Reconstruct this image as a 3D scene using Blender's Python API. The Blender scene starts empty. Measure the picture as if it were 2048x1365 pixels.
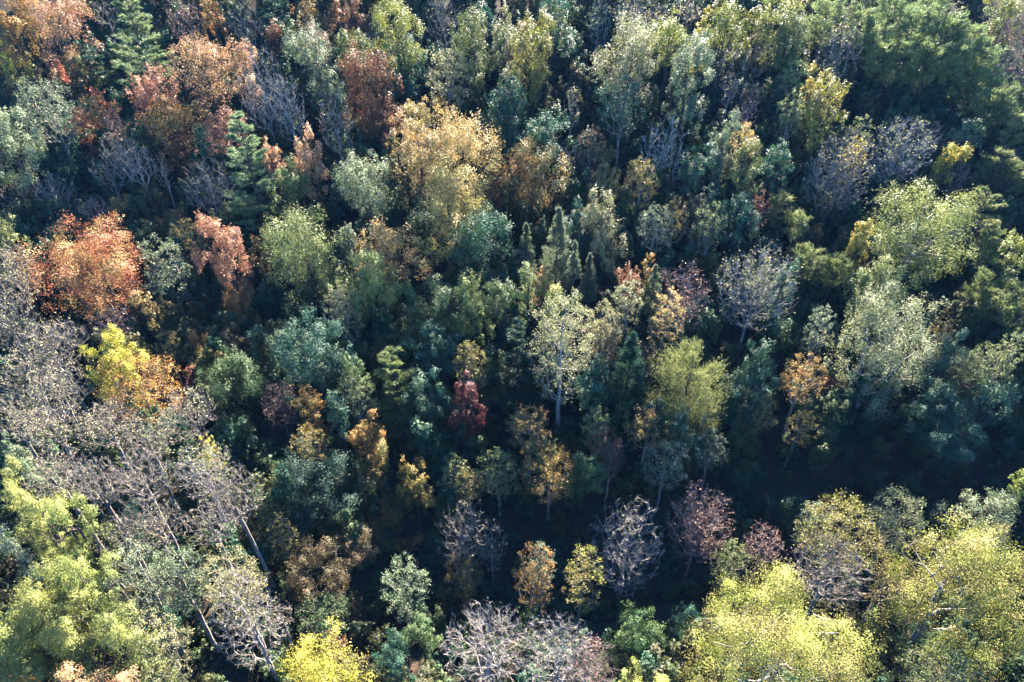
import bpy, math, re
import numpy as np

# ------------------------------------------------------------------ camera, sky, sun, exposure
scene = bpy.context.scene
CAM = np.array([0.0, 0.0, 66.0]); PITCH = math.radians(38.0); FPX = 2048 * 24 / 36.0
cam_data = bpy.data.cameras.new("camera"); cam_data.lens = 24; cam_data.sensor_width = 36; cam_data.clip_end = 3000
cam = bpy.data.objects.new("camera", cam_data); scene.collection.objects.link(cam)
cam.location = CAM; cam.rotation_euler = (math.pi / 2 - PITCH, 0, 0); scene.camera = cam

SUN_EL = math.radians(28.5); SUN_AZ = math.radians(14.0)      # azimuth from +y (away from the camera), negative = towards -x
sun_dir = np.array([math.sin(SUN_AZ) * math.cos(SUN_EL), math.cos(SUN_AZ) * math.cos(SUN_EL), math.sin(SUN_EL)])
world = bpy.data.worlds.new("World"); scene.world = world; world.use_nodes = True
nt = world.node_tree
sky = nt.nodes.new("ShaderNodeTexSky"); sky.sky_type = 'NISHITA'; sky.sun_disc = False
sky.sun_elevation = SUN_EL; sky.sun_rotation = SUN_AZ; sky.air_density = 1.0; sky.ozone_density = 10.0; sky.dust_density = 0.0
bg = nt.nodes["Background"]; bg.inputs[1].default_value = 0.058
nt.links.new(sky.outputs[0], bg.inputs[0])
sl = bpy.data.lights.new("sun", 'SUN'); sl.energy = 5.0; sl.angle = math.radians(0.5); sl.color = (1.0, 0.91, 0.77)
so = bpy.data.objects.new("sun", sl); scene.collection.objects.link(so)
from mathutils import Vector
so.rotation_euler = Vector(-sun_dir).to_track_quat('-Z', 'Y').to_euler(); so.location = (-60, 60, 120)
vs = scene.view_settings
vs.view_transform = 'Standard'; vs.look = 'None'; vs.gamma = 1; vs.use_curve_mapping = False; vs.exposure = 3.12
scene.render.engine = 'CYCLES'
cy = scene.cycles
cy.max_bounces = 5; cy.diffuse_bounces = 0; cy.glossy_bounces = 2; cy.transmission_bounces = 3; cy.volume_bounces = 0
cy.transparent_max_bounces = 4; cy.use_denoising = True; cy.sample_clamp_indirect = 4.0

# ------------------------------------------------------------------ helpers
def link(o):
    scene.collection.objects.link(o); return o

def mesh_arrays(name, verts, faces, mat):
    """faces: list of int arrays (n,k)"""
    me = bpy.data.meshes.new(name)
    me.vertices.add(len(verts)); me.vertices.foreach_set("co", np.asarray(verts, np.float32).ravel())
    faces = [f for f in faces if len(f)]
    loops = np.concatenate([f.ravel() for f in faces]).astype(np.int32)
    tot = np.concatenate([np.full(len(f), f.shape[1]) for f in faces]).astype(np.int32)
    st = np.concatenate([[0], np.cumsum(tot)[:-1]]).astype(np.int32)
    me.loops.add(len(loops)); me.loops.foreach_set("vertex_index", loops)
    me.polygons.add(len(tot)); me.polygons.foreach_set("loop_start", st); me.polygons.foreach_set("loop_total", tot)
    me.materials.append(mat); me.update(calc_edges=True)
    return me

def unit(v): return v / np.maximum(np.linalg.norm(v, axis=-1, keepdims=True), 1e-9)

def smooth(x): return math.log1p(math.exp(-abs(x))) + max(x, 0.0)

def ground_z(x, y):
    """Hillside that climbs away from the camera, a ravine in front of it, a knoll on one side."""
    x = np.asarray(x, float); y = np.asarray(y, float)
    u = (y - 72.0) / 10.0
    rise = 0.36 * 10 * np.where(u > 30, u, np.log1p(np.exp(np.minimum(u, 30))))
    v = (y - 190.0) / 25.0
    rise = rise - 0.30 * 25 * np.where(v > 30, v, np.log1p(np.exp(np.minimum(v, 30))))
    rav = -6.5 * np.exp(-((y - (45 + 0.08 * x)) / 10.5) ** 2) / (1 + np.exp(-(x + 13) / 4.0))
    kn = 6.0 * np.exp(-((x + 44) / 22.0) ** 2 - ((y - 34) / 24.0) ** 2)
    bump = 0.5 * np.sin(x * .21 + 1.3) * np.cos(y * .17) + 0.25 * np.sin(x * .53 + y * .41)
    return rise + rav + kn + bump

cp, sp = math.cos(PITCH), math.sin(PITCH)
def ray(px, py):
    a, b = (px - 1024) / FPX, -(py - 682.5) / FPX
    return np.array([a, cp + b * sp, -sp + b * cp])           # depth 1 along the optical axis

def project(p):
    d = np.asarray(p) - CAM
    depth = d[..., 1] * cp - d[..., 2] * sp
    up = d[..., 1] * sp + d[..., 2] * cp
    return 1024 + FPX * d[..., 0] / depth, 682.5 - FPX * up / depth, depth

# ------------------------------------------------------------------ materials
def leaf_material(name, use_object=True, cols=None, scale=0.9, transl=0.38, rough=0.58, spec=0.28):
    m = bpy.data.materials.new(name); m.use_nodes = True
    t = m.node_tree; n = t.nodes; L = t.links; n.clear()
    out = n.new("ShaderNodeOutputMaterial")
    geo = n.new("ShaderNodeNewGeometry"); tc = n.new("ShaderNodeTexCoord")
    noise = n.new("ShaderNodeTexNoise"); noise.inputs["Scale"].default_value = scale; noise.inputs["Detail"].default_value = 2
    ramp = n.new("ShaderNodeMapRange"); ramp.inputs[1].default_value = 0.40; ramp.inputs[2].default_value = 0.62
    L.new(noise.outputs["Fac"], ramp.inputs[0])
    mix = n.new("ShaderNodeMix"); mix.data_type = 'RGBA'
    if use_object:
        oi = n.new("ShaderNodeObjectInfo"); at = n.new("ShaderNodeAttribute"); at.attribute_type = 'OBJECT'; at.attribute_name = "second_colour"
        L.new(tc.outputs["Object"], noise.inputs["Vector"])
        L.new(oi.outputs["Color"], mix.inputs["A"]); L.new(at.outputs["Color"], mix.inputs["B"])
    else:
        L.new(geo.outputs["Position"], noise.inputs["Vector"])
        cr = n.new("ShaderNodeValToRGB"); L.new(noise.outputs["Fac"], cr.inputs[0])
        els = cr.color_ramp.elements
        while len(els) < len(cols): els.new(0.5)
        for i, c in enumerate(cols):
            els[i].position = 0.30 + 0.42 * i / (len(cols) - 1); els[i].color = (*c, 1)
        L.new(cr.outputs[0], mix.inputs["A"]); L.new(cr.outputs[0], mix.inputs["B"])
    L.new(ramp.outputs[0], mix.inputs["Factor"])
    hsv = n.new("ShaderNodeHueSaturation")
    v = n.new("ShaderNodeMapRange"); v.inputs[3].default_value = 0.78; v.inputs[4].default_value = 1.22
    L.new(geo.outputs["Random Per Island"], v.inputs[0]); L.new(v.outputs[0], hsv.inputs["Value"])
    mul = n.new("ShaderNodeMath"); mul.operation = 'MULTIPLY'; mul.inputs[1].default_value = 7.31
    fr = n.new("ShaderNodeMath"); fr.operation = 'FRACT'
    h = n.new("ShaderNodeMapRange"); h.inputs[3].default_value = 0.482; h.inputs[4].default_value = 0.518
    L.new(geo.outputs["Random Per Island"], mul.inputs[0]); L.new(mul.outputs[0], fr.inputs[0]); L.new(fr.outputs[0], h.inputs[0]); L.new(h.outputs[0], hsv.inputs["Hue"])
    L.new(mix.outputs["Result"], hsv.inputs["Color"])
    p = n.new("ShaderNodeBsdfPrincipled"); p.inputs["Roughness"].default_value = rough; p.inputs["Specular IOR Level"].default_value = spec
    tr = n.new("ShaderNodeBsdfTranslucent"); ms = n.new("ShaderNodeMixShader"); ms.inputs[0].default_value = transl
    L.new(hsv.outputs[0], p.inputs["Base Color"]); L.new(hsv.outputs[0], tr.inputs["Color"])
    L.new(p.outputs[0], ms.inputs[1]); L.new(tr.outputs[0], ms.inputs[2]); L.new(ms.outputs[0], out.inputs[0])
    return m

def bark_material(name, c1, c2, scale=3.0):
    m = bpy.data.materials.new(name); m.use_nodes = True
    t = m.node_tree; n = t.nodes; L = t.links
    p = n["Principled BSDF"]; p.inputs["Roughness"].default_value = 0.85; p.inputs["Specular IOR Level"].default_value = 0.2
    tc = n.new("ShaderNodeTexCoord"); mp = n.new("ShaderNodeMapping"); mp.inputs["Scale"].default_value = (1, 1, 0.35)
    no = n.new("ShaderNodeTexNoise"); no.inputs["Scale"].default_value = scale; no.inputs["Detail"].default_value = 5
    cr = n.new("ShaderNodeValToRGB"); cr.color_ramp.elements[0].position = 0.38; cr.color_ramp.elements[1].position = 0.62
    cr.color_ramp.elements[0].color = (*c1, 1); cr.color_ramp.elements[1].color = (*c2, 1)
    L.new(tc.outputs["Object"], mp.inputs[0]); L.new(mp.outputs[0], no.inputs["Vector"]); L.new(no.outputs["Fac"], cr.inputs[0]); L.new(cr.outputs[0], p.inputs["Base Color"])
    bp = n.new("ShaderNodeBump"); bp.inputs["Strength"].default_value = 0.5; bp.inputs["Distance"].default_value = 0.05
    L.new(no.outputs["Fac"], bp.inputs["Height"]); L.new(bp.outputs[0], p.inputs["Normal"])
    return m

LEAF = leaf_material("leaf", scale=0.40, transl=0.27)
NEEDLE = leaf_material("needle", scale=0.6, transl=0.38, rough=0.55, spec=0.25)
BARK = {
    'grey': bark_material("grey_bark", (0.21, 0.17, 0.135), (0.45, 0.375, 0.305)),
    'pale': bark_material("pale_bark", (0.30, 0.255, 0.215), (0.54, 0.465, 0.41)),
    'white': bark_material("white_bark", (0.32, 0.30, 0.28), (0.60, 0.57, 0.53)),
    'dark': bark_material("dark_bark", (0.045, 0.035, 0.03), (0.10, 0.08, 0.07)),
    'pink': bark_material("pinkish_bark", (0.18, 0.125, 0.11), (0.38, 0.27, 0.235)),
}
COL = {  # first and second leaf colour of a crown
    'red': ((0.50, 0.15, 0.075), (0.52, 0.31, 0.11)), 'sal': ((0.52, 0.255, 0.15), (0.42, 0.19, 0.10)),
    'org': ((0.54, 0.25, 0.07), (0.36, 0.24, 0.07)), 'rust': ((0.29, 0.11, 0.055), (0.22, 0.12, 0.05)),
    'gold': ((0.62, 0.43, 0.17), (0.46, 0.36, 0.10)), 'gld2': ((0.44, 0.24, 0.06), (0.32, 0.25, 0.07)),
    'yel': ((0.54, 0.45, 0.05), (0.46, 0.37, 0.07)), 'lime': ((0.35, 0.36, 0.07), (0.22, 0.27, 0.065)),
    'lgd': ((0.30, 0.305, 0.05), (0.30, 0.24, 0.075)), 'crim': ((0.14, 0.035, 0.035), (0.12, 0.04, 0.03)), 'gdl': ((0.58, 0.43, 0.15), (0.42, 0.38, 0.10)), 'pch': ((0.62, 0.33, 0.18), (0.45, 0.29, 0.12)), 'soc': ((0.33, 0.33, 0.17), (0.24, 0.26, 0.11)), 'lol': ((0.31, 0.33, 0.085), (0.22, 0.25, 0.07)),
    'olv': ((0.24, 0.275, 0.085), (0.17, 0.22, 0.07)), 'grn': ((0.07, 0.14, 0.05), (0.13, 0.18, 0.06)),
    'teal': ((0.04, 0.13, 0.085), (0.06, 0.13, 0.06)), 'sil': ((0.25, 0.29, 0.165), (0.17, 0.23, 0.11)),
    'crm': ((0.38, 0.36, 0.17), (0.29, 0.31, 0.13)), 'brn': ((0.18, 0.115, 0.055), (0.13, 0.11, 0.05)),
    'gbr': ((0.33, 0.23, 0.05), (0.20, 0.19, 0.05)), 'ogn': ((0.16, 0.17, 0.05), (0.34, 0.18, 0.05)),
    'pnk': ((0.40, 0.24, 0.18), (0.34, 0.18, 0.13)), 'twg': ((0.44, 0.38, 0.22), (0.38, 0.36, 0.18)),
    'pur': ((0.24, 0.14, 0.12), (0.28, 0.18, 0.12)), 'pin': ((0.17, 0.25, 0.12), (0.24, 0.29, 0.12)),
    'vpn': ((0.17, 0.25, 0.10), (0.27, 0.32, 0.11)), 'vlm': ((0.22, 0.25, 0.085), (0.15, 0.20, 0.07)), 'dpn': ((0.03, 0.075, 0.05), (0.04, 0.085, 0.05)),
    'ced': ((0.20, 0.24, 0.14), (0.15, 0.20, 0.11)),
}

# ------------------------------------------------------------------ tree building blocks (all lengths in metres)
def leaves(pos, nrm, size, rng, aspect=0.75, quad=False):
    n = len(pos)
    nrm = unit(nrm)
    r = rng.normal(size=(n, 3)); u = unit(np.cross(nrm, r)); v = np.cross(nrm, u)
    s = (size * rng.uniform(0.65, 1.35, n))[:, None]
    if quad:
        V = np.stack([pos - u * s * .6, pos - v * s * aspect * .5 + nrm * s * .12, pos + u * s * .6, pos + v * s * aspect * .5 + nrm * s * .12], 1).reshape(-1, 3)
        F = np.arange(4 * n).reshape(n, 4)
    else:
        V = np.stack([pos - u * s * .6, pos + u * s * .45 - v * s * aspect * .6, pos + u * s * .45 + v * s * aspect * .6], 1).reshape(-1, 3)
        F = np.arange(3 * n).reshape(n, 3)
    return V, F

def slivers(p0, p1, width, rng):
    d = unit(p1 - p0); r = unit(np.cross(d, rng.normal(size=d.shape)))
    w = np.broadcast_to(np.asarray(width, float), (len(p0),))[:, None]
    V = np.stack([p0 - r * w, p0 + r * w, p1], 1).reshape(-1, 3)
    return V, np.arange(3 * len(p0)).reshape(-1, 3)

def tubes(p0, p1, r0, r1, k):
    n = len(p0)
    if n == 0: return np.zeros((0, 3)), np.zeros((0, 4), int)
    d = unit(p1 - p0); ref = np.where(np.abs(d[:, 2:3]) > .9, np.array([[1., 0, 0]]), np.array([[0, 0, 1.]]))
    u = unit(np.cross(d, ref)); v = np.cross(d, u)
    a = np.arange(k) * 2 * math.pi / k
    ring = u[:, None, :] * np.cos(a)[None, :, None] + v[:, None, :] * np.sin(a)[None, :, None]
    A = p0[:, None, :] + ring * r0[:, None, None]; B = p1[:, None, :] + ring * r1[:, None, None]
    V = np.concatenate([A, B], 1).reshape(-1, 3)
    base = (np.arange(n) * 2 * k)[:, None]; i = np.arange(k); j = (i + 1) % k
    F = np.stack([base + i, base + j, base + k + j, base + k + i], -1).reshape(-1, 4)
    return V, F

def join(parts):
    Vs, Fs, off = [], {}, 0
    for V, F in parts:
        if len(V) == 0: continue
        Vs.append(V); Fs.setdefault(F.shape[1], []).append(F + off); off += len(V)
    return np.concatenate(Vs), [np.concatenate(f) for f in Fs.values()]

def skeleton(rng, H, W, ch, n, rt, spread=1.0, forks=1, shell=0.5, expo=0.60):
    """Nodes and parents of a branching skeleton that fills the crown; returns pos, parent, radius, tips."""
    zb = H - ch
    pos = [np.zeros(3)]; par = [-1]; trunk = [0]
    top = H - ch * (0.30 if forks == 1 else 0.55)
    lean = rng.normal(size=2) * 0.015; m = max(6, int(top / 1.2)); xy = np.zeros(2)
    for i in range(1, m + 1):
        xy = xy + lean * top / m + rng.normal(size=2) * 0.05 * top / m
        pos.append(np.array([xy[0], xy[1], top * i / m])); par.append(len(pos) - 2); trunk.append(len(pos) - 1)
    tr_n = len(pos)
    c = np.array([xy[0] * .8, xy[1] * .8, H - ch / 2])
    d = unit(rng.normal(size=(n, 3))); rr = rng.uniform(0, 1, n) ** shell
    pts = c + d * rr[:, None] * np.array([W / 2, W / 2, ch / 2]) * spread
    org = np.array([xy[0] * .5, xy[1] * .5, zb - 0.12 * H])
    pts = pts[np.argsort(np.linalg.norm(pts - org, axis=1))]
    P = np.zeros((tr_n + 2 * n, 3)); P[:tr_n] = pos; PL = np.zeros(tr_n + 2 * n)
    PL[:tr_n] = P[:tr_n, 2]
    ok0 = max(1, int(np.searchsorted(P[:tr_n, 2], zb - 0.1 * H)))
    ok0 = min(ok0, tr_n - 2)
    cnt = tr_n
    for p in pts:
        q = P[ok0:cnt]; v = p - q; dist = np.sqrt((v * v).sum(1)) + 1e-6
        rise = v[:, 2] / dist
        fan = (v @ unit(p - org)) / dist
        cost = dist * (1 + 1.3 * (1 - fan)) + 0.10 * PL[ok0:cnt] + np.where(rise < 0.15, (0.15 - rise) * 3.2, 0) * dist
        b = ok0 + int(np.argmin(cost))
        dd = np.linalg.norm(p - P[b])
        mid = (p + P[b]) / 2 + rng.normal(size=3) * 0.03 * dd + np.array([0, 0, -0.05 * dd])
        P[cnt] = mid; par.append(b); PL[cnt] = PL[b] + dd / 2
        P[cnt + 1] = p; par.append(cnt); PL[cnt + 1] = PL[b] + dd
        cnt += 2
    par = np.array(par); w = np.zeros(cnt); kids = np.bincount(par[1:], minlength=cnt)
    w[kids == 0] = 1
    for i in range(cnt - 1, 0, -1): w[par[i]] += w[i]
    rad = (np.maximum(w, 1) / w[0]) ** expo * rt
    # trunk flare
    return P, par, rad, np.where(kids == 0)[0], tr_n

def wood_parts(P, par, rad, tr_n, rmin=0.012, k_small=3):
    i = np.arange(1, len(P)); a = P[par[i]]; b = P[i]
    r1 = np.maximum(rad[i], rmin); r0 = np.maximum(np.minimum(rad[par[i]], r1 * 1.5), rmin)
    r0[:tr_n - 1] = np.maximum(rad[par[i][:tr_n - 1]], rmin)
    r0[0] *= 1.35
    ext = unit(b - a) * (r1 * .6)[:, None]
    stem = np.arange(len(i)) < tr_n - 1; big = r1 > 0.06
    mk = lambda sel, k: tubes(a[sel], b[sel] + ext[sel], r0[sel], r1[sel], k)
    return [mk(stem, 8)], [mk(big & ~stem, 6), mk(~big & ~stem, k_small)]

def lobes(rng, W, ch, H, n):
    """lobes gathered on a few leaders, so that the crown has shoulders, clefts and a ragged outline"""
    m = int(rng.integers(4, 7)) if W < 9 else int(rng.integers(6, 10)); az = np.arange(m) * 2 * math.pi / m + rng.uniform(0, 1.2, m)
    off = rng.uniform(.26, .50, m); lw = rng.uniform(.54, .76, m); lh = rng.uniform(.68, .98, m)
    off[0] *= .2; lh[0] = 1.0
    if W > 9.5: lh = rng.uniform(.86, 1.0, m); off *= 1.12
    C, R = [], []
    for j in range(m):
        cc = np.array([math.cos(az[j]) * off[j] * W / 2, math.sin(az[j]) * off[j] * W / 2, 0])
        hz = ch * lh[j] * .5; drop = rng.uniform(0, .24 if W < 9.5 else .10) * ch * (j > 0)
        q = max(4, int(n * 1.5 * lw[j] * lh[j] / (m * .4)))
        d = unit(rng.normal(size=(q, 3)) + np.array([0, 0, .25])); rr = rng.uniform(.6, 1.0, (q, 1))
        C.append(cc + d * rr * np.array([lw[j] * W / 2, lw[j] * W / 2, hz]) + np.array([0, 0, H - drop - hz]))
        R.append(rng.uniform(.15, .29, q) * W / 2 * (1.25 if W < 5 else 1))
    return np.concatenate(C), np.concatenate(R)

def dense_crown(rng, W, ch, H, n, size, quad, nl=None, fill=0.14):
    c, R = lobes(rng, W, ch, H, nl or int(np.clip(W * 3.2, 14, 42)))
    zs = np.clip(ch / W, 0.8, 1.25)
    pick = rng.choice(len(c), n, p=R ** 2 / (R ** 2).sum())
    K = 9
    sub = unit(rng.normal(size=(len(c), K, 3)) + np.array([0, 0, 0.35]))
    subr = rng.uniform(0.55, 1.05, size=(len(c), K))
    k = rng.integers(0, K, n)
    dirs = sub[pick, k]
    pos = c[pick] + (dirs * subr[pick, k][:, None] * R[pick][:, None] + rng.normal(size=(n, 3)) * (0.20 * R[pick])[:, None]) * np.array([1, 1, zs])
    inner = rng.uniform(size=n) < fill
    pos[inner] = c[pick[inner]] + unit(rng.normal(size=(inner.sum(), 3))) * (R[pick[inner]] * rng.uniform(0, 1, inner.sum()))[:, None]
    # fit the lumpy crown to its surveyed width and depth
    rad = np.percentile(np.hypot(pos[:, 0], pos[:, 1]), 96); pos[:, :2] *= (W / 2) / rad
    lo, hi = np.percentile(pos[:, 2], [2, 99]); pos[:, 2] = (H - ch) + (pos[:, 2] - lo) * ch / (hi - lo)
    nr = dirs + rng.normal(size=(n, 3)) * 0.30 + np.array([0, 0, 0.4])
    return leaves(pos, nr, size, rng, quad=quad), c

def broadleaf(rng, W, ch, H, lw, size, quad, airy=0.0):
    n = lw
    if airy <= 0:
        (LV, LF), c = dense_crown(rng, W, ch, H, n, size, quad)
        P, par, rad, tips, trn = skeleton(rng, H * .96, W * .85, ch * .85, 60, 0.011 * H + 0.006 * W)
        trunk, limbs = wood_parts(P, par, rad, trn)
        return join(trunk), join(limbs), (LV, [LF])
    P, par, rad, tips, trn = skeleton(rng, H, W, ch, int(150 + 90 * airy), 0.010 * H + 0.006 * W, shell=0.42)
    trunk, wood = wood_parts(P, par, rad, trn)
    node = rng.integers(trn, len(P), n)
    tipn = tips[rng.integers(0, len(tips), n)]
    node = np.where(rng.uniform(size=n) < .7, tipn, node)
    # leaves gather in little sprays round some of the twigs
    keep = rng.uniform(0.15, 1, len(P)); prob = keep[node]; node = node[rng.uniform(size=n) < prob ** .5]
    pos = P[node] + rng.normal(size=(len(node), 3)) * 0.034 * W
    nr = rng.normal(size=pos.shape) + np.array([0, 0, .6])
    t = tips[rng.integers(0, len(tips), 500)]
    a = P[t] + rng.normal(size=(500, 3)) * .12; d = unit(unit(P[t] - P[par[t]]) + rng.normal(size=(500, 3)) * .55)
    wood.append(slivers(a, a + d * rng.uniform(.03, .085, 500)[:, None] * W, 0.016, rng))
    LV, LF = leaves(pos, nr, size, rng, quad=quad)
    return join(trunk), join(wood), (LV, [LF])

def bare(rng, W, ch, H, dens, tw, forks=1, expo=0.60):
    P, par, rad, tips, trn = skeleton(rng, H, W, ch, int(330 * dens), 0.008 * H + 0.006 * W, forks=forks, shell=0.45, expo=expo)
    trunk, wood = wood_parts(P, par, rad, trn, rmin=tw)
    n = int(2300 * dens)
    t = rng.integers(trn, len(P), n)
    f = rng.uniform(size=(n, 1)); a = P[t] * f + P[par[t]] * (1 - f)
    d = unit(unit(P[t] - P[par[t]]) + rng.normal(size=(n, 3)) * .42 + np.array([0, 0, .2]))
    e = a + d * (rng.uniform(.03, .11, n) * W)[:, None]
    tw_part = wood + [slivers(a, e, tw * 1.1, rng)]
    m = int(n * .8); f = rng.integers(0, n, m); s = rng.uniform(.3, .9, (m, 1)); a2 = a[f] + (e[f] - a[f]) * s
    d2 = unit(d[f] + rng.normal(size=(m, 3)) * .6); tw_part.append(slivers(a2, a2 + d2 * (rng.uniform(.02, .06, m) * W)[:, None], tw * .9, rng))
    return join(trunk), join(tw_part), np.vstack([e, a2])

def pine(rng, W, ch, H, n, size, tuft=False, taper=0.75):
    """whorls of boughs with needle plumes"""
    zb = H - ch
    k = int(max(7, ch / (1.15 if not tuft else .6)))
    rt = 0.009 * H + .05
    m = 10; z = np.linspace(0, H * .985, m + 1); sway = np.cumsum(rng.normal(size=(m + 1, 2)) * .06, 0); sway[0] = 0
    tp = np.column_stack([sway, z]); tr = np.linspace(rt, .03, m + 1)
    trunk = [tubes(tp[:-1], tp[1:], tr[:-1], tr[1:], 8)]; wood = []
    LP, LD = [], []
    a0, b0, r0 = [], [], []
    for i in range(k):
        t = (i + rng.uniform(-.3, .3)) / k; t = min(max(t, 0), .99)
        zz = zb + ch * t * .97
        env = (1 - t) ** taper if not tuft else math.sqrt(max(1 - (2 * t - .8) ** 2 / 1.45, .04))
        if t < .12: env *= .55 + 3.7 * t
        nb = rng.integers(4, 7)
        for j in range(nb):
            if rng.uniform() < .12: continue
            az = rng.uniform(0, 2 * math.pi); Lb = W / 2 * (env * rng.uniform(.62, 1.12) + .04)
            base = np.array([np.interp(zz, z, sway[:, 0]), np.interp(zz, z, sway[:, 1]), zz])
            h = np.array([math.cos(az), math.sin(az), 0])
            up = (0.05 + .5 * t) if not tuft else rng.uniform(.15, .75)
            s = np.linspace(0, 1, 5)
            pts = base + h * (s * Lb)[:, None] + np.array([0, 0, 1]) * (up * s * Lb + (.22 * s ** 2 - .16 * s) * Lb)[:, None]
            a0.append(pts[:-1]); b0.append(pts[1:]); r0.append(np.array([1, .75, .5, .3]) * (.012 + .012 * Lb))
            q = int(10 + 26 * Lb / (W / 2)); 
            ss = rng.uniform(.25, 1.03, q) ** .8
            cp_ = np.column_stack([np.interp(ss, s, pts[:, c]) for c in range(3)])
            side = np.array([-h[1], h[0], 0]); lat = rng.normal(size=q) * .17 * Lb * (1.15 - ss * .6)
            cp_ = cp_ + side * lat[:, None] + np.array([0, 0, 1]) * (rng.normal(size=q) * (.018 if not tuft else .03) * Lb)[:, None]
            LP.append(cp_); LD.append(np.tile(h * .9 + np.array([0, 0, .12 if not tuft else 1.0]), (q, 1)) + side * np.sign(lat)[:, None] * .5)
    A = np.concatenate(a0); B = np.concatenate(b0); R = np.concatenate(r0)
    wood.append(tubes(A, B, R, R * .75, 3))
    C = np.concatenate(LP); D = np.concatenate(LD)
    rep = max(1, int(n / len(C))); C = np.repeat(C, rep, 0); D = np.repeat(D, rep, 0)
    C = C + rng.normal(size=C.shape) * size * np.array([.6, .6, .25 if not tuft else .5])
    D = unit(unit(D) + rng.normal(size=D.shape) * (.38 if not tuft else .5))
    LV, LF = slivers(C, C + D * (size * rng.uniform(.9, 2.1, len(C)))[:, None], size * .20, rng)
    return join(trunk), join(wood), (LV, [LF])

def cedar(rng, W, ch, H, n, size, dome=False):
    zb = H - ch
    P = np.array([[0, 0, 0], [0, 0, H * .5], [0.05, 0, H * .97]]); trunk = [tubes(P[:-1], P[1:], np.array([.16, .11]), np.array([.11, .02]), 8)]; wood = []
    nb = 130
    t = rng.uniform(0, 1, nb) ** 1.25; az = rng.uniform(0, 2 * math.pi, nb)
    prof = (lambda t: np.sqrt(np.maximum(1 - ((t - .35) / .67) ** 2, 0.02))) if dome else (lambda t: (1 - t) ** .95 * np.minimum(1, .6 + 3 * t))
    rr = W / 2 * prof(t) * rng.uniform(.72, 1.08, nb)
    tip = np.column_stack([np.cos(az) * rr, np.sin(az) * rr, zb + ch * t])
    base = np.column_stack([np.zeros(nb), np.zeros(nb), np.maximum(zb + ch * t - rr * .6, .3)])
    wood.append(tubes(base, base + (tip - base) * .8, np.full(nb, .03), np.full(nb, .012), 3))
    i = rng.integers(0, nb, n); s = 1 - rng.uniform(0, 1, n) ** 1.4 * .75
    C = base[i] + (tip[i] - base[i]) * s[:, None] + rng.normal(size=(n, 3)) * (.03 * W + .10 * rr[i] * s)[:, None] * .7
    D = unit(unit(tip[i] - base[i]) + np.array([0, 0, .7]) + rng.normal(size=(n, 3)) * .5)
    LV, LF = slivers(C, C + D * (size * rng.uniform(.9, 2.0, n))[:, None], size * .24, rng)
    return join(trunk), join(wood), (LV, [LF])

# ------------------------------------------------------------------ the ground
def make_ground():
    xs = np.concatenate([np.linspace(-900, -130, 22)[:-1], np.linspace(-130, 130, 174), np.linspace(130, 900, 22)[1:]])
    ys = np.concatenate([np.linspace(-700, -10, 18)[:-1], np.linspace(-10, 210, 148), np.linspace(210, 1200, 26)[1:]])
    X, Y = np.meshgrid(xs, ys); rng = np.random.default_rng(3)
    Z = ground_z(X, Y) + rng.normal(size=X.shape) * .09
    V = np.column_stack([X.ravel(), Y.ravel(), Z.ravel()]); nx = len(xs); ny = len(ys)
    i = np.arange(nx * ny).reshape(ny, nx)
    F = np.stack([i[:-1, :-1], i[:-1, 1:], i[1:, 1:], i[1:, :-1]], -1).reshape(-1, 4)
    m = bpy.data.materials.new("forest_floor"); m.use_nodes = True; t = m.node_tree; n = t.nodes; L = t.links
    p = n["Principled BSDF"]; p.inputs["Roughness"].default_value = .95; p.inputs["Specular IOR Level"].default_value = .1
    g = n.new("ShaderNodeNewGeometry")
    n1 = n.new("ShaderNodeTexNoise"); n1.inputs["Scale"].default_value = .25; n1.inputs["Detail"].default_value = 4
    n2 = n.new("ShaderNodeTexNoise"); n2.inputs["Scale"].default_value = 4.5; n2.inputs["Detail"].default_value = 6; n2.inputs["Roughness"].default_value = .7
    c1 = n.new("ShaderNodeValToRGB"); c1.color_ramp.elements[0].position = .4; c1.color_ramp.elements[1].position = .6
    c1.color_ramp.elements[0].color = (.05, .036, .026, 1); c1.color_ramp.elements[1].color = (.025, .04, .022, 1)
    c2 = n.new("ShaderNodeValToRGB"); c2.color_ramp.elements[0].position = .42; c2.color_ramp.elements[1].position = .66
    c2.color_ramp.elements[0].color = (.015, .013, .012, 1); c2.color_ramp.elements[1].color = (.12, .075, .045, 1)
    mx = n.new("ShaderNodeMix"); mx.data_type = 'RGBA'; mx.inputs["Factor"].default_value = .45
    for q in (n1, n2): L.new(g.outputs["Position"], q.inputs["Vector"])
    L.new(n1.outputs["Fac"], c1.inputs[0]); L.new(n2.outputs["Fac"], c2.inputs[0])
    L.new(c1.outputs[0], mx.inputs["A"]); L.new(c2.outputs[0], mx.inputs["B"]); L.new(mx.outputs["Result"], p.inputs["Base Color"])
    bp = n.new("ShaderNodeBump"); bp.inputs["Strength"].default_value = .8; bp.inputs["Distance"].default_value = .15
    L.new(n2.outputs["Fac"], bp.inputs["Height"]); L.new(bp.outputs[0], p.inputs["Normal"])
    o = link(bpy.data.objects.new("ground", mesh_arrays("ground", V, [F], m)))
    o["kind"] = "structure"; o["label"] = "dark leaf-littered forest floor climbing from a ravine to a hillside"; o["category"] = "ground"
make_ground()

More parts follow.
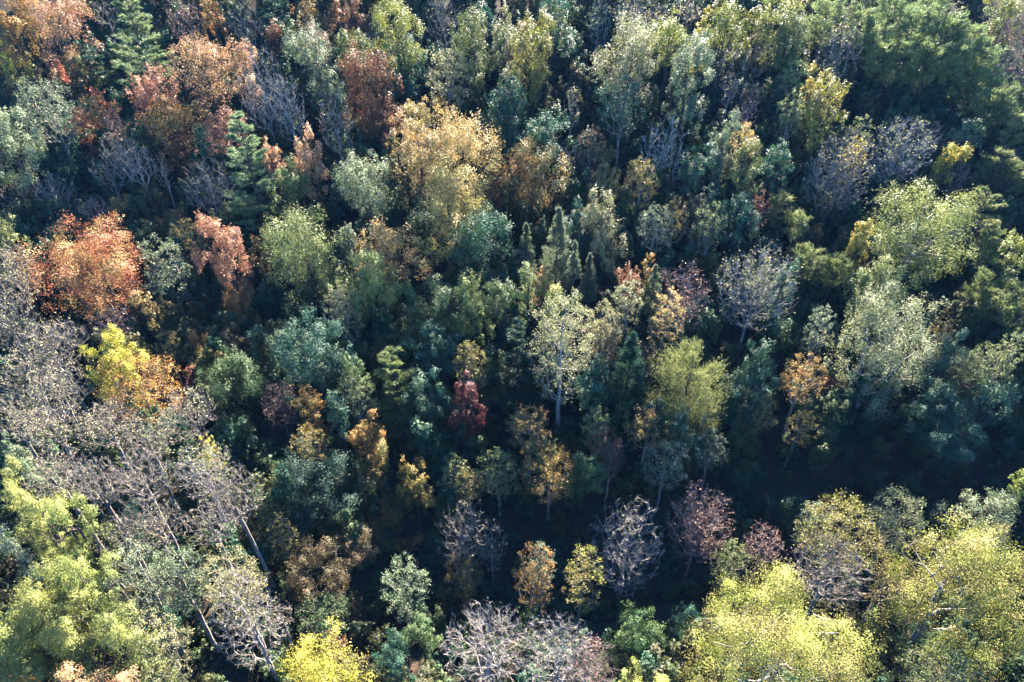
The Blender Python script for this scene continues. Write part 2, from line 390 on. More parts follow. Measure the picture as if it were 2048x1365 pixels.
# ------------------------------------------------------------------ the trees
# kind  centre_x centre_y  width height (of the crown as surveyed on the 2048 x 1365 frame)  tree height in metres  colour [| label | short name]
# kinds: B dense broadleaf, A airy broadleaf, F fine-twigged and thinly leaved, N bare, P white pine, V scrub pine, C cedar or hemlock cone, D round dome of fine foliage
TABLE = """
B 58 20 80 60 18 org
B 133 62 118 150 21 pch | pale peach-orange maple with a tall ragged crown high on the slope | peach maple
B 30 85 75 100 18 gld2
B 3 105 30 50 19 lime
B 40 145 78 72 14 ogn
B 106 137 48 52 15 red
B 150 143 58 64 12 ogn
P 277 80 125 175 25 pin | tall feathery white pine with drooping pale green boughs and a bare lower trunk | feathery pine
P 198 140 62 92 13 dpn
N 205 20 55 60 16 grey
F 376 42 74 90 17 pur
B 424 20 46 64 17 org
N 492 55 74 110 18 grey
B 547 82 44 72 14 rust
P 547 20 72 64 15 dpn
B 622 18 72 50 17 ogn
B 677 38 54 62 16 rust
B 581 68 40 64 14 grn
B 417 137 142 112 20 pch | broad salmon-pink maple in full colour uphill from two bare trees | salmon maple
B 485 112 56 50 19 pch
B 314 191 92 92 18 sal
B 342 246 122 86 15 gld2
B 359 290 88 54 11 rust
B 451 246 84 64 16 sal
A 89 200 110 98 21 sil | silvery pale green oak standing beside a rust-red maple | silvery hillside oak
B 27 297 110 140 21 sil | large silver-green oak with deep shade below its crown | silver-green oak
B 195 212 78 64 16 red
F 232 260 50 72 15 pur
B 164 253 58 54 12 rust
B 130 260 44 38 10 teal
F 240 308 78 88 14 twg
F 116 393 78 86 11 brn
F 275 330 66 74 16 brn
N 325 340 34 95 15 grey
F 219 345 70 70 11 brn
F 191 417 64 52 12 pur
B 236 415 54 44 10 gld2
F 50 390 84 66 9 pur
N 530 190 100 175 21 pale | tall pale bare tree with fanned branches beside a second bare tree | pale bare tree
N 580 215 74 124 20 pale
N 670 245 70 135 19 grey
B 632 130 112 132 20 sil | pale sage-green oak with a peach-coloured top behind a rust maple | sage oak
B 632 76 62 50 17 pnk
B 690 95 44 62 16 olv
P 500 335 120 215 24 pin | tall pale white pine between a bare tree and an orange maple | pale pine
B 622 308 78 92 18 pch | bright orange maple growing beside a pale white pine | orange maple
B 540 305 48 62 18 pch
B 581 362 78 84 17 olv
B 410 295 54 78 13 teal
N 420 372 108 108 15 grey | low spreading bare tree with bluish grey limbs beside a pale pine | spreading bare tree
B 358 445 72 54 9 ogn
B 707 34 58 72 14 rust
B 797 62 98 118 21 lime | lemon-green tulip tree with a knobbly bright crown high on the slope | lemon tulip tree
B 712 92 70 54 16 olv
N 738 58 50 56 11 grey
B 812 138 98 110 14 teal
B 745 190 114 165 20 rust | rust-orange oak with a narrow tall crown above a golden maple | rust oak
B 760 255 70 70 12 rust
N 890 40 80 90 17 grey
B 945 105 98 142 20 olv
A 898 165 84 132 18 crm
B 1008 48 62 52 18 crm
B 960 35 62 54 14 teal
B 1068 118 96 155 21 lgd | olive-gold poplar with a tall lumpy crown among dark blue-green trees | olive-gold poplar
B 1108 70 90 132 17 teal
A 1100 28 56 44 17 olv
A 1022 165 52 78 15 crm
A 1030 186 34 26 14 olv
B 1005 100 44 74 13 teal
B 835 320 108 150 22 gold
B 930 322 150 180 23 gold | huge golden maple with a cauliflower crown, the biggest gold tree | golden maple
B 900 415 165 165 21 gdl
B 838 226 74 58 18 gold
B 733 372 108 128 18 sil | round silver-leaved oak nestled against the golden maple | silver oak
B 1065 350 130 124 18 ogn | brown-orange oak tucked beside the golden maple | brown-orange oak
B 1080 275 98 84 17 teal
B 1015 215 84 104 17 teal
B 985 400 54 114 15 rust
F 1193 45 54 92 15 grn
N 1140 215 34 140 14 grey
F 1280 25 114 74 16 twg
B 1258 125 128 152 21 crm | cream-topped poplar with a rounded crown on the upper slope | cream poplar
B 1340 66 92 74 18 lime
B 1375 165 98 162 21 sil | tall pale mint-green poplar behind a dead white tree | mint poplar
A 1245 215 98 112 17 teal
P 1195 190 54 94 12 dpn
N 1325 310 104 155 15 white | dead white tree with bleached forked limbs in a shaded gap | dead white tree
A 1278 365 68 98 15 gbr
A 1180 285 54 64 14 brn
F 1148 325 54 82 10 grn
A 1213 365 64 74 13 gbr
A 1312 440 70 70 15 sil
A 1350 435 59 79 14 gbr
B 1205 465 102 138 17 crm | cream-olive oak with a narrow tall crown beside the pointed cedars | cream-olive oak
B 1150 442 59 81 16 teal
B 963 495 141 141 18 teal | blue-green oak with pale tips below the golden maple | blue-green oak
F 1372 18 60 50 16 twg
B 1454 58 88 92 18 lime
B 1410 38 32 34 18 yel
B 1400 78 38 36 17 yel
B 1516 58 56 74 17 lgd
F 1440 118 122 66 12 twg
F 1500 118 84 84 12 pur
B 1573 82 68 94 17 olv
B 1570 25 96 64 17 lime
A 1590 56 64 54 15 sil
V 1649 50 66 82 16 vpn
A 1693 20 44 54 17 crm
V 1715 62 64 84 16 vpn
V 1745 88 64 84 16 vpn
V 1780 45 66 84 17 vpn
V 1820 66 66 84 17 vpn
V 1855 35 66 84 17 vpn
V 1890 76 66 86 17 vpn
V 1930 100 66 88 17 vpn
V 1956 135 64 84 16 vpn
V 1905 132 64 84 16 vpn
V 1850 126 64 84 16 vpn
V 1805 130 62 80 15 vpn
V 1760 130 60 76 15 vpn
V 1968 178 56 72 14 vpn
V 1920 170 56 72 13 vpn
B 1908 50 62 54 17 olv
F 1888 14 72 48 16 twg
B 2010 22 80 64 18 lime
F 2005 75 90 94 16 pnk
A 2026 118 64 64 15 crm
F 2018 148 68 54 15 pnk
A 2026 184 64 64 14 olv
F 1672 112 80 140 18 twg | vase-shaped tree with purple-grey twigs and a few yellow top leaves | vase-shaped tree
B 1628 150 38 40 17 yel
B 1645 225 98 128 18 lgd | yellow-cream poplar with bright yellow tips beside a black shadowed hollow | yellow-cream poplar
A 1590 165 58 84 14 olv
A 1585 222 54 74 16 olv
V 1722 195 54 74 9 dpn
V 1762 205 54 74 9 dpn
V 1802 200 54 74 9 dpn
V 1842 205 54 74 9 dpn
V 1882 200 54 74 9 dpn
V 1922 212 54 74 9 dpn
F 1457 178 38 68 13 brn
F 1505 192 46 64 13 pur
P 1546 212 44 74 12 dpn
B 1461 243 58 46 18 sil
F 1495 228 50 58 14 pnk
B 1488 285 54 70 16 gold
B 1488 332 74 92 17 olv
B 1553 325 74 74 15 teal
F 1672 350 120 160 18 twg | grey many-stemmed tree with pale twigs and scattered leaves beside a beige twiggy tree | grey many-stemmed tree
F 1795 302 126 130 17 crm | round beige tree of fine twigs above a lime-green oak | beige twiggy tree
A 1714 247 50 40 15 olv
A 1714 293 50 40 16 yel
F 1867 276 50 64 13 pur
B 1936 262 58 50 14 sil
V 1987 220 64 80 15 vpn
V 2030 256 54 66 14 vpn
V 2030 206 50 54 14 vpn
B 1908 308 54 44 14 yel
F 1912 352 84 60 11 pur
F 2008 312 54 46 11 pur
V 1995 336 64 68 13 vlm
V 2035 362 50 56 13 vlm
B 1828 468 200 185 19 lol | wide lime-green oak with a ragged bright crown below the beige twiggy tree | lime oak
P 1965 422 114 98 16 vlm
B 1405 330 84 84 15 teal
B 1480 432 92 81 15 teal
A 1525 400 44 44 13 rust
A 1425 442 70 70 15 olv
V 1560 422 46 62 12 vlm
V 1595 452 42 58 12 vlm
A 1390 415 54 64 13 brn
A 1415 400 40 62 14 sil
B 1728 456 40 36 15 yel
B 17 482 76 84 16 olv
B 198 540 210 178 19 red | scarlet maple in full colour, the reddest broad crown of the wood | scarlet maple
B 455 520 112 168 20 sal | coral-orange maple with a tall oval crown beside the lime-green poplar | coral maple
B 476 602 64 54 11 org
A 372 471 68 68 13 gbr
A 340 548 90 146 16 sil | thin half-bare tree with a leaning pale trunk beside the scarlet maple | leaning half-bare tree
B 526 500 46 66 13 org
B 608 515 156 170 20 olv | broad light olive-green poplar between the coral maple and silver oak | light olive poplar
A 670 605 66 94 15 crm
F 27 555 108 126 18 twg
F 20 642 108 106 17 twg
F 106 688 126 106 18 twg
F 50 752 124 114 17 twg
F 112 778 114 104 17 twg
F 220 638 84 64 13 pur
B 294 622 52 74 13 gold
A 335 635 60 74 10 gbr
B 225 692 104 78 19 yel | yellow-topped maple rising above orange and bare branches | yellow-topped maple
A 268 755 150 118 16 org
A 335 693 50 64 11 gbr
B 400 693 64 68 10 ogn
B 424 725 78 70 9 gbr
B 400 757 64 50 8 rust
B 470 675 74 64 9 brn
B 475 768 122 124 14 grn | round leaf-green oak beside the grey leafless grove | leaf-green oak
B 632 712 154 163 17 teal | large bottle-green oak beside a small pinkish twiggy tree | bottle-green oak
B 543 730 50 66 9 gbr
F 560 808 80 94 11 pnk
B 612 795 62 44 13 gld2
F 380 825 106 106 15 twg
A 417 877 44 40 13 yel
F 205 850 116 96 16 twg
F 100 850 116 96 16 twg
F 27 830 96 96 16 twg
F 290 880 106 86 16 twg
B 20 880 66 56 18 sil
A 622 880 81 70 13 gbr
B 677 826 62 81 14 teal
B 783 478 148 80 16 gold | gold-orange crown spilling out beneath the golden maple | spilling gold tree
A 695 632 60 124 15 crm
B 694 475 44 54 16 sil
B 750 570 125 136 17 olv
B 871 617 136 121 16 grn
B 871 682 106 84 14 teal
B 940 625 99 130 16 olv
B 1008 597 84 84 16 grn
B 1056 567 48 70 16 olv
B 1093 563 46 46 16 org
B 1107 592 59 55 16 lime
C 1114 500 84 150 20 ced | pointed silvery cedar, the biggest of the little cedar cluster | pointed cedar
C 1052 500 50 96 16 ced
C 1177 555 46 86 15 ced
C 1148 520 33 70 18 ced
A 1125 695 126 220 23 crm | cream-leaved birch with a long straight white trunk | white birch
P 1037 725 96 195 17 dpn | dark blue-green spruce with bare lower limbs beside the white birch | dark spruce
P 793 775 136 180 16 vlm | lone olive-green pine with tufted boughs above an orange-topped maple | olive pine
B 935 825 70 163 15 crim | slim crimson tree among dark green saplings near the white birch | crimson tree
B 860 790 95 106 13 teal
A 935 720 66 81 15 gbr
B 738 865 70 79 12 org | small bright orange-topped maple below the olive pine | orange-topped maple
A 715 790 73 103 14 olv
B 700 735 59 59 15 grn
A 1063 857 84 99 13 gld2
A 1193 840 59 66 12 olv
A 1213 880 70 55 11 rust
C 1255 755 117 170 17 dpn | dark teal hemlock cone beside the white birch | dark hemlock
A 1213 680 59 81 15 brn
A 1206 625 77 62 17 crm
A 1261 605 66 103 18 crm
C 1305 580 54 90 17 ced
A 1330 645 70 130 17 gold
F 1355 610 112 172 17 pnk | pinkish grey fine-twigged tree with yellow leaves against one side | pinkish twiggy tree
D 1375 768 145 163 17 vlm | dome-shaped pine with soft silvery lime needles | dome pine
B 1303 533 40 44 16 org
B 1265 550 55 44 15 rust
A 1090 890 70 51 10 olv
A 1295 850 95 95 12 ogn
A 1295 705 59 59 14 brn
B 1193 765 73 92 13 teal
N 1510 580 158 170 18 pale | sycamore with spreading whitish limbs, thin cream leaves and a leaning trunk | pale sycamore
B 1570 550 55 59 16 teal
V 1622 527 62 70 13 vlm
V 1668 542 50 64 12 vlm
B 1731 468 44 46 15 yel
B 1751 558 106 95 16 olv
V 1970 502 56 66 13 vlm
V 1963 578 60 66 13 vlm
V 2028 597 50 56 13 vlm
V 1980 614 56 56 12 vlm
V 2030 642 54 60 13 vlm
A 2018 684 48 70 16 olv
B 2028 507 59 70 17 lime
F 1930 476 64 74 11 twg
B 1757 712 175 226 20 soc | large silver-cream oak with a three-lobed crown in shadowed woods | silver-cream oak
A 1648 636 51 66 16 sil
A 1878 660 57 48 14 gbr
A 1608 755 81 99 14 gld2
A 1600 850 59 66 10 gbr
A 1515 823 79 88 11 gbr
B 1522 713 81 81 14 teal
B 1500 768 92 70 12 teal
B 1895 688 84 73 14 teal
A 1963 732 103 92 14 olv
B 1980 794 103 92 13 teal
B 1895 852 134 103 12 teal
B 1862 800 92 92 12 teal
B 1673 768 48 44 8 rust
B 1375 852 92 73 12 teal
A 1430 882 70 62 11 sil
B 27 950 86 76 19 lol
B 51 1014 114 104 20 lol
B 132 1018 86 76 19 lol
B 20 1096 66 86 19 sil
B 147 1124 128 98 20 lol
B 75 1175 134 94 20 lol | broad fresh yellow-green oak on the knoll among olive oaks | fresh green oak
B 50 1232 134 104 19 lol
B 137 1248 124 104 18 lol
B 232 1248 104 84 18 lol
B 58 1292 114 64 17 lol
F 113 932 116 86 17 twg
N 191 975 116 106 18 grey
N 280 958 126 116 18 grey | big grey bare tree in the thick of the leafless grove | big grey bare tree
F 403 946 114 116 17 crm
N 478 990 114 126 18 grey | slim bare tree at the edge of the leafless grove with twin straight stems | edge bare tree
F 307 1042 116 86 16 twg
N 427 1042 106 96 16 grey
F 236 1052 96 66 15 twg
A 263 1124 114 118 18 sil | pale grey-green thin-leaved tree below the leafless grove | pale thin-leaved tree
A 359 1151 104 124 16 sil
A 448 1124 118 96 18 crm | cream-leaved tree with a yellowish top beside a thick grey bare trunk | cream-topped tree
N 505 1240 134 194 18 pale | bare tree with a thick curving grey trunk and crooked limbs | crooked bare tree
A 308 1281 116 124 16 crm
A 297 1332 134 76 15 olv
B 164 1342 186 82 19 pch | orange maple beside the yellow-green oaks on the knoll | knoll orange maple
B 37 1346 84 54 13 gld2
B 650 1322 234 98 14 yel | brilliant yellow maple below the shaded ravine trees | brilliant yellow maple
F 557 1226 54 64 10 brn
A 564 1072 64 84 9 gbr
B 632 1124 134 94 8 brn
B 640 973 165 165 12 dpn | dark green oak at the edge of the leafless grove | dark green oak
A 533 1010 54 84 10 olv
A 643 1223 104 84 7 grn
A 656 1278 64 40 6 rust
B 750 930 77 95 11 ogn
B 827 956 86 75 11 gbr
B 789 1035 114 94 5 ogn
B 714 1096 104 94 7 brn
A 940 963 59 59 12 gbr
A 912 925 59 55 12 olv
A 998 950 92 103 11 olv
A 1100 940 114 103 12 gld2
B 1169 946 92 92 11 grn
A 1220 925 44 70 11 brn
A 1330 925 92 92 12 sil
N 926 1076 106 136 14 grey | grey bare tree above the ravine with brown leaves at its foot | ravine bare tree
N 985 1096 64 104 12 grey
A 817 1178 90 154 13 sil | grey-green thin-leaved tall tree above the ravine floor | grey-green ravine tree
A 926 1151 74 104 8 gbr
A 1066 1158 78 124 14 gld2 | small amber-yellow tree standing alone in the dark ravine | amber tree
A 1087 1110 54 64 14 sil
A 1165 1155 78 128 14 lgd | small cream-yellow tree beside the amber tree in the ravine | cream-yellow sapling
N 1254 1098 144 204 17 pale | pale bare tree with two tiers of crooked branches above the ravine | two-tiered bare tree
F 1400 1048 124 156 17 pnk | rosy bare-twigged tree with a pale straight trunk at the ravine edge | rosy twiggy tree
B 844 1267 80 80 8 grn
B 793 1315 76 86 8 teal
N 975 1292 174 166 15 pale | wide bare tree of tangled crooked branches below the amber tree | tangled bare tree
N 1110 1308 154 154 15 pale
F 1165 1322 114 114 13 pnk
B 1288 1350 104 54 13 lime
B 1278 1264 94 94 7 grn
A 1461 1137 74 100 12 olv
B 1382 1247 86 86 7 teal
F 1526 1090 80 90 14 pnk
A 1690 1045 154 116 17 lgd | gold-flecked olive tree behind the two great lime-yellow trees | gold-flecked tree
A 1638 1042 66 86 15 sil
N 1655 1124 154 100 15 grey
A 1805 1020 110 100 16 crm | thin olive-cream tree on the ravine rim beside the gold-flecked tree | olive-cream rim tree
B 1908 1165 258 275 20 lgd | great lime-yellow tulip tree with pale limbs showing through its crown | pale-limbed tulip tree
B 1566 1268 335 262 20 lgd | great lime-gold tulip tree with the widest crown beside pale bare trees | widest tulip tree
B 1973 1010 124 86 15 sil
B 2035 972 46 56 15 lime
A 1775 1160 66 86 13 gbr
A 1895 1328 154 94 12 olv
"""
KIND_WORD = {'B': 'leafy tree', 'A': 'thin-leaved tree', 'F': 'twiggy tree', 'N': 'bare tree', 'P': 'pine', 'V': 'scrub pine', 'C': 'cedar', 'D': 'pine'}
NAME = {'B': 'leafy_tree', 'A': 'thin_leaved_tree', 'F': 'twiggy_tree', 'N': 'bare_tree', 'P': 'pine_tree', 'V': 'scrub_pine_tree', 'C': 'cedar_tree', 'D': 'dome_pine_tree'}
COL_WORD = {'red': 'red', 'sal': 'salmon-orange', 'org': 'orange', 'rust': 'rust-red', 'crim': 'crimson', 'gold': 'golden', 'gld2': 'amber-orange', 'yel': 'bright yellow',
            'lime': 'yellow-green', 'lgd': 'lime-gold', 'gdl': 'golden', 'pch': 'peach-orange', 'soc': 'olive-cream', 'lol': 'olive-lime', 'olv': 'olive-green', 'grn': 'dark green', 'teal': 'blue-green', 'sil': 'silver-green', 'crm': 'cream',
            'brn': 'brown', 'gbr': 'golden-brown', 'ogn': 'olive-brown', 'pnk': 'pinkish', 'twg': 'grey-beige', 'pur': 'purplish', 'pin': 'pale green',
            'vpn': 'green', 'vlm': 'lime-green', 'dpn': 'dark blue-green', 'ced': 'silvery', 'grey': 'grey', 'pale': 'pale grey', 'white': 'white'}
BARK_OF = {'B': 'dark', 'A': 'grey', 'F': 'pale', 'P': 'dark', 'V': 'dark', 'C': 'dark', 'D': 'dark'}
GROUP = {'B': 'broadleaf trees of the autumn wood', 'A': 'thin-leaved trees of the autumn wood', 'F': 'twiggy trees of the autumn wood', 'N': 'bare trees of the autumn wood',
         'P': 'pines among the broadleaf trees', 'V': 'scrub pines on the slope', 'C': 'cedars and hemlocks in the wood', 'D': 'pines among the broadleaf trees'}

def locate(cx, cy, w, h, H):
    """Stand a tree on the ground so that its crown centre lies on the surveyed sight line; sizes follow from its distance."""
    top = cy - h / 2; ch = 8.0; d = 60.0
    for _ in range(14):
        r = ray(cx, cy); th = math.atan2(-r[2], r[1])
        ts = np.linspace(20, 260, 2401); q = CAM + ts[:, None] * r
        f = q[:, 2] - ground_z(q[:, 0], q[:, 1]) - (H - ch / 2)
        neg = np.where(f < 0)[0]
        d = ts[neg[0]] if len(neg) else 200.0
        W = w * d / FPX
        hh = h * d / FPX
        ch = math.sqrt(max((hh ** 2 - (W * math.sin(th)) ** 2), 0)) / max(math.cos(th), .2)
        ch = min(max(ch, .72 * W), 2.6 * W, .86 * H)
        seen = math.hypot(W * math.sin(th), ch * math.cos(th)) * FPX / d
        if seen > h: cy = top + seen / 2          # keep the crown's top where it was surveyed
    p = CAM + d * r
    return p[0], p[1], W, ch, d

rows = []
for line in TABLE.strip().splitlines():
    parts = [s.strip() for s in line.split('|')]
    k, cx, cy_, w, h, H, c = parts[0].split()
    rows.append(dict(k=k, cx=float(cx), cy=float(cy_), w=float(w), h=float(h), H=float(H), c=c,
                     label=parts[1] if len(parts) > 1 else None, ref=parts[2] if len(parts) > 2 else None))
for r in rows:
    r['w'] *= 1.06; r['h'] *= 1.07
    r['x'], r['y'], r['W'], r['ch'], r['d'] = locate(r['cx'], r['cy'], r['w'], r['h'], r['H'])

for r in rows:
    if r['k'] == 'V' and r['c'] == 'vpn' and r['cy'] < 190:
        r['label'] = 'green scrub pine in the dense pine stand above the dark hollow'; r['g'] = 'scrub pines of the dense stand'
    if r['k'] == 'V' and r['c'] == 'dpn':
        r['label'] = 'dark scrub pine deep in the shaded hollow below the pine stand'; r['g'] = 'shaded scrub pines of the hollow'
    if r['k'] in 'BA' and r['ch'] < .56 * r['H']:        # foliage reaches further down the stem, out of sight behind its neighbours
        r['h'] += .7 * (.56 * r['H'] - r['ch']) * FPX / r['d'] * .8; r['ch'] = .56 * r['H']
marks = [r for r in rows if r['ref']]
used = {}
def auto_label(r, level):
    D = sorted(marks, key=lambda m: (m['x'] - r['x']) ** 2 + (m['y'] - r['y']) ** 2)
    size = ''
    if r['H'] <= 10: size = 'small '
    elif r['H'] >= 18: size = 'tall '
    what = f"{size}{COL_WORD[r['c']]} {KIND_WORD[r['k']]}"
    m = D[0]
    dx, dy = r['x'] - m['x'], r['y'] - m['y']
    if level == 0:
        if r['y'] > 75 and abs(dy) > 1.2 * abs(dx):
            return f"{what} {'uphill' if dy > 0 else 'downhill'} from the {m['ref']}"
        return f"{what} beside the {m['ref']}"
    return f"{what} between the {D[0]['ref']} and the {D[level]['ref']}"
for r in marks: used[r['label']] = r
for r in rows:
    if r['label']: continue
    for lv in (0, 1, 2, 3, 4, 5):
        t = auto_label(r, lv)
        if t not in used: break
    r['label'] = t; used.setdefault(t, r)

counts = {}
def add_tree(i, r):
    rng = np.random.default_rng(1000 + i)
    k, W, ch, H, d = r['k'], r['W'], r['ch'], r['H'], r['d']
    px = d / FPX                       # metres per survey pixel at this distance
    area = r['w'] * r['h'] * .785
    root = link(bpy.data.objects.new(NAME[k], None)); root.empty_display_size = .5
    root.location = (r['x'], r['y'], float(ground_z(r['x'], r['y'])) - .05); root.rotation_euler = (0, 0, 0)
    root["label"] = r['label']; root["category"] = {'P': 'pine', 'V': 'pine', 'D': 'pine', 'C': 'cedar'}.get(k, 'tree'); root["group"] = r.get("g", GROUP[k])
    near = d < 50
    s = px * {'B': 2.35, 'A': 2.6}.get(k, 3.0)
    a_leaf = .5 * (s / px) ** 2
    crown = None
    if k == 'B':
        wood, twigs, crown = broadleaf(rng, W, ch, H, int((2.4 if W < 9.5 else 2.0) * area / a_leaf) + 250, s, False)
    elif k == 'A':
        wood, twigs, crown = broadleaf(rng, W, ch, H, int(1.45 * area / a_leaf) + 150, s, False, airy=min(1.5, r['w'] / 100))
    elif k in 'FN':
        dens = min(max(r['w'] * r['h'] / 11000, .35), 2.0) * (1.0 if k == 'F' else .85) * (1.0 if r['cx'] < 570 and r['cy'] > 490 else 1) * (.6 if r['c'] == 'white' else 1)
        wood, twigs, ends = bare(rng, W, ch, H, dens, max(.009, px * .23), expo=.54 if k == 'N' and r['cy'] > 1000 else .60)
        nl = int((.26 if k == 'F' else .05) * area / a_leaf)
        if r['ref'] == 'pale sycamore': nl *= 7
        if nl > 5:
            # leaves only keep to some of the boughs
            e = ends[rng.integers(0, len(ends), nl * 2)]
            az = np.sin(e[:, 0] * 1.3 + i) + np.sin(e[:, 1] * 1.1 - i) + np.sin(e[:, 2] * .9 + 2 * i)
            e = e[az + rng.normal(size=len(e)) * .8 > -.2][:nl]
            crown = leaves(e + rng.normal(size=e.shape) * .2, rng.normal(size=e.shape) + np.array([0, 0, .5]), s, rng, quad=False)
            crown = (crown[0], [crown[1]])
    elif k == 'P':
        wood, twigs, crown = pine(rng, W, ch, H, int(4.2 * area / a_leaf) + 800, s * 1.25)
    elif k == 'V':
        wood, twigs, crown = pine(rng, W, ch, H, int(4.6 * area / a_leaf) + 700, s * 1.2, tuft=True)
    else:
        wood, twigs, crown = cedar(rng, W, ch, H, int(6.0 * area / a_leaf) + 800, s * 1.05, dome=(k == 'D'))
    bark = r['c'] if k == 'N' else BARK_OF[k]
    if k == 'F' and r['c'] in ('pnk', 'pur'): bark = 'pink'
    if r['ref'] == 'white birch': bark = 'white'
    if r['ref'] in ('pale-limbed tulip tree', 'widest tulip tree', 'silver-cream oak', 'lime oak'): bark = 'pale'
    if k == 'F' and r['c'] == 'twg': bark = 'grey'
    tot = 0
    for nm, dat, mat in (('trunk', wood, BARK[bark]), ('branches', twigs, BARK['pale' if bark == 'white' and k == 'A' else bark]), ('crown', crown, NEEDLE if k in 'PVCD' else LEAF)):
        if dat is None: continue
        me = mesh_arrays(nm, dat[0], dat[1], mat); o = link(bpy.data.objects.new(nm, me)); o.parent = root
        tot += sum(len(f) * (f.shape[1] - 2) for f in dat[1])
        if nm == 'branches': o["kind"] = 'stuff'
        if nm == 'crown':
            cc = r['c'] if k != 'N' else ('crm' if r['ref'] == 'pale sycamore' else 'olv')
            a, b = COL[cc]; j = rng.uniform(.88, 1.12) * np.array([1, 1, 1]) * rng.uniform(.95, 1.05, 3)
            o.color = (*[float(min(v * q, .8)) for v, q in zip(a, j)], 1)
            o["second_colour"] = [float(min(v * q, .8)) for v, q in zip(b, j)]
    counts[k] = counts.get(k, 0) + tot
for i, r in enumerate(rows): add_tree(i, r)

# ------------------------------------------------------------------ undergrowth and the woods round about (nobody could count them)
def prototype(name, wood, leaf, mat_w, mat_l):
    nv = len(wood[0]); verts = np.concatenate([wood[0], leaf[0]]); faces = list(wood[1]) + [leaf[1][0] + nv]
    me = mesh_arrays(name, verts, faces, mat_w); me.materials.append(mat_l)
    nw = sum(len(f) for f in wood[1]); mi = np.zeros(nw + len(leaf[1][0]), np.int32); mi[nw:] = 1
    me.polygons.foreach_set("material_index", mi)
    return bpy.data.objects.new(name, me)

def scatter(name, label, cat, seed, spots, protos):
    """one object of vertices; geometry nodes stand a shrub or tree on each"""
    rng = np.random.default_rng(seed)
    col = bpy.data.collections.new(name + "_kinds")
    for o in protos: col.objects.link(o)
    me = bpy.data.meshes.new(name); me.vertices.add(len(spots))
    me.vertices.foreach_set("co", np.array([(x, y, float(ground_z(x, y)) - .1) for x, y, s_, v in spots], np.float32).ravel())
    for an, tp, vals in (("variant", 'INT', [v for *_, v in spots]), ("size", 'FLOAT', [s_ for _, _, s_, _ in spots]), ("turn", 'FLOAT', rng.uniform(0, 6.283, len(spots)))):
        at = me.attributes.new(an, tp, 'POINT'); at.data.foreach_set("value", np.array(vals, np.int32 if tp == 'INT' else np.float32))
    ob = link(bpy.data.objects.new(name, me)); ob["kind"] = "stuff"; ob["label"] = label; ob["category"] = cat
    g = bpy.data.node_groups.new(name, 'GeometryNodeTree')
    g.interface.new_socket("Geometry", in_out='INPUT', socket_type='NodeSocketGeometry'); g.interface.new_socket("Geometry", in_out='OUTPUT', socket_type='NodeSocketGeometry')
    n, L = g.nodes, g.links
    gi, go = n.new("NodeGroupInput"), n.new("NodeGroupOutput")
    ci = n.new("GeometryNodeCollectionInfo"); ci.inputs["Collection"].default_value = col; ci.inputs["Separate Children"].default_value = True; ci.inputs["Reset Children"].default_value = True
    ip = n.new("GeometryNodeInstanceOnPoints"); ip.inputs["Pick Instance"].default_value = True
    def attr(nm, tp):
        q = n.new("GeometryNodeInputNamedAttribute"); q.data_type = tp; q.inputs[0].default_value = nm; return q.outputs[0]
    cx = n.new("ShaderNodeCombineXYZ"); er = n.new("FunctionNodeEulerToRotation")
    L.new(attr("turn", 'FLOAT'), cx.inputs[2]); L.new(cx.outputs[0], er.inputs[0]); L.new(er.outputs[0], ip.inputs["Rotation"])
    L.new(attr("variant", 'INT'), ip.inputs["Instance Index"]); L.new(attr("size", 'FLOAT'), ip.inputs["Scale"])
    L.new(gi.outputs[0], ip.inputs["Points"]); L.new(ci.outputs[0], ip.inputs["Instance"]); L.new(ip.outputs[0], go.inputs[0])
    md = ob.modifiers.new("scatter", 'NODES'); md.node_group = g

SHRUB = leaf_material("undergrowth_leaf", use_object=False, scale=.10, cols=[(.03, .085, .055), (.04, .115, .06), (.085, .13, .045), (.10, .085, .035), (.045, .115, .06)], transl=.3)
WOODS = leaf_material("woods_leaf", use_object=False, scale=.07, cols=[(.40, .16, .07), (.22, .22, .08), (.10, .17, .07), (.26, .26, .10), (.40, .26, .08)], transl=.35)
rg = np.random.default_rng(77)
pr = []
for v in range(10):
    tall = v >= 5
    W = rg.uniform(2.2, 3.4); ch = rg.uniform(4.2, 6.0) if tall else rg.uniform(1.8, 2.8); H = ch + (1.6 if tall else .3)
    (lv, lf), c = dense_crown(rg, W, ch, H, 2600 if tall else 1300, .17, False, nl=12, fill=.3)
    q = c[:9]; p0 = np.column_stack([np.zeros(9), np.zeros(9), np.maximum(q[:, 2] - 1.5, .0) * (1 if tall else 0)])
    st = [tubes(p0, q * np.array([.85, .85, .95]), np.full(9, .035), np.full(9, .015), 3)]
    if tall: st.append(tubes(np.zeros((1, 3)), np.array([[0, 0, H * .8]]), np.array([.08]), np.array([.03]), 3))
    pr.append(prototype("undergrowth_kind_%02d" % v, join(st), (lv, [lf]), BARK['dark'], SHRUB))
spots = []
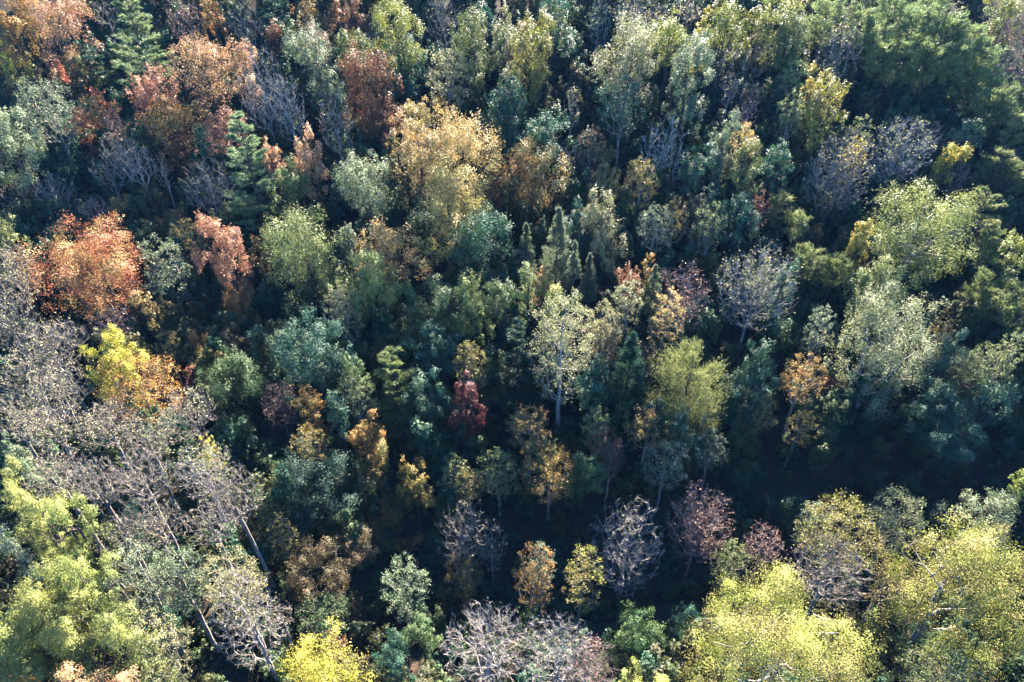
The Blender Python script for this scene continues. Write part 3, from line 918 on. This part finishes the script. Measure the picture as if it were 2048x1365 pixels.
for gx in np.arange(-95, 96, 2.4):
    for gy in np.arange(12, 165, 2.4):
        x, y = gx + rg.uniform(-1.3, 1.3), gy + rg.uniform(-1.3, 1.3)
        u, v, dep = project(np.array([x, y, float(ground_z(x, y)) + 2]))
        if not (-160 < u < 2208 and -120 < v < 1500): continue
        gully = math.exp(-((y - (45 + 0.08 * x)) / 8.0) ** 2) / (1 + math.exp(-(x + 11) / 4.0))
        if rg.uniform() < gully * .02: continue
        tall = rg.uniform() < .62 * (1 - gully) * (1 if x > -14 or y > 62 else .35)
        if y < 47 and rg.uniform() < .65: tall = False
        if any(abs(x - b['x']) < 3.2 and -9 < y - b['y'] < 1 for b in rows if b['ref'] in ('white birch', 'pale sycamore', 'two-tiered bare tree')): tall = False   # small glades
        spots.append((x, y, rg.uniform(.65, 1.15) * (1 - .25 * gully) * (rg.uniform(1.0, 1.5) if tall else 1), int(rg.integers(5, 10)) if tall else int(rg.integers(0, 5))))
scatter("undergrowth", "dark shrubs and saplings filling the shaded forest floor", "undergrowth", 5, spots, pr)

pr = []
for v in range(5):
    W = rg.uniform(7, 10); ch = rg.uniform(8, 12); H = rg.uniform(16, 20)
    tk, lm, cr = broadleaf(rg, W, ch, H, 6000, .30, False)
    pr.append(prototype("woods_kind_%02d" % v, join([(tk[0], tk[1][0]), (lm[0], lm[1][0])] if len(lm[1]) == 1 else [(tk[0], tk[1][0])]), cr, BARK['dark'], WOODS))
spots = []
for gx in np.arange(-140, 141, 8.5):
    for gy in np.arange(-8, 190, 8.5):
        x, y = gx + rg.uniform(-3, 3), gy + rg.uniform(-3, 3)
        P = np.array([[x + a, y, float(ground_z(x, y)) + z] for a in (-5, 0, 5) for z in (6, 12, 20)])
        u, v, dep = project(P)
        inside = ((u > -30) & (u < 2078) & (v > 30) & (v < 1400) & (dep > 1)).any()
        if not inside and math.hypot(x, y - 5) > 12 and rg.uniform() < .62:
            spots.append((x, y, rg.uniform(.8, 1.1), int(rg.integers(0, 5))))
scatter("surrounding_woods", "autumn woods carrying on all round", "woods", 6, spots, pr)
print("TRIANGLES", counts, sum(counts.values()), "trees", len(rows), "woods", len(spots))

# ------------------------------------------------------------------ thin haze, its colour made blue to tint the shadows
def make_haze():
    x0, x1, y0, y1, z0, z1 = -1000, 1000, -800, 1300, -40, 160
    V = [(x, y, z) for z in (z0, z1) for y in (y0, y1) for x in (x0, x1)]
    F = np.array([[0, 2, 3, 1], [4, 5, 7, 6], [0, 1, 5, 4], [2, 6, 7, 3], [0, 4, 6, 2], [1, 3, 7, 5]])
    m = bpy.data.materials.new("haze"); m.use_nodes = True; t = m.node_tree; t.nodes.clear()
    out = t.nodes.new("ShaderNodeOutputMaterial"); pv = t.nodes.new("ShaderNodeVolumePrincipled")
    pv.inputs["Color"].default_value = (.16, .42, 1.0, 1); pv.inputs["Density"].default_value = HAZE; pv.inputs["Anisotropy"].default_value = 0.0
    t.links.new(pv.outputs[0], out.inputs["Volume"])
    o = link(bpy.data.objects.new("haze", mesh_arrays("haze", np.array(V, float), [F], m)))
    o["kind"] = "stuff"; o["label"] = "thin bluish air over the whole wood"; o["category"] = "haze"
HAZE = 0.00006
make_haze()
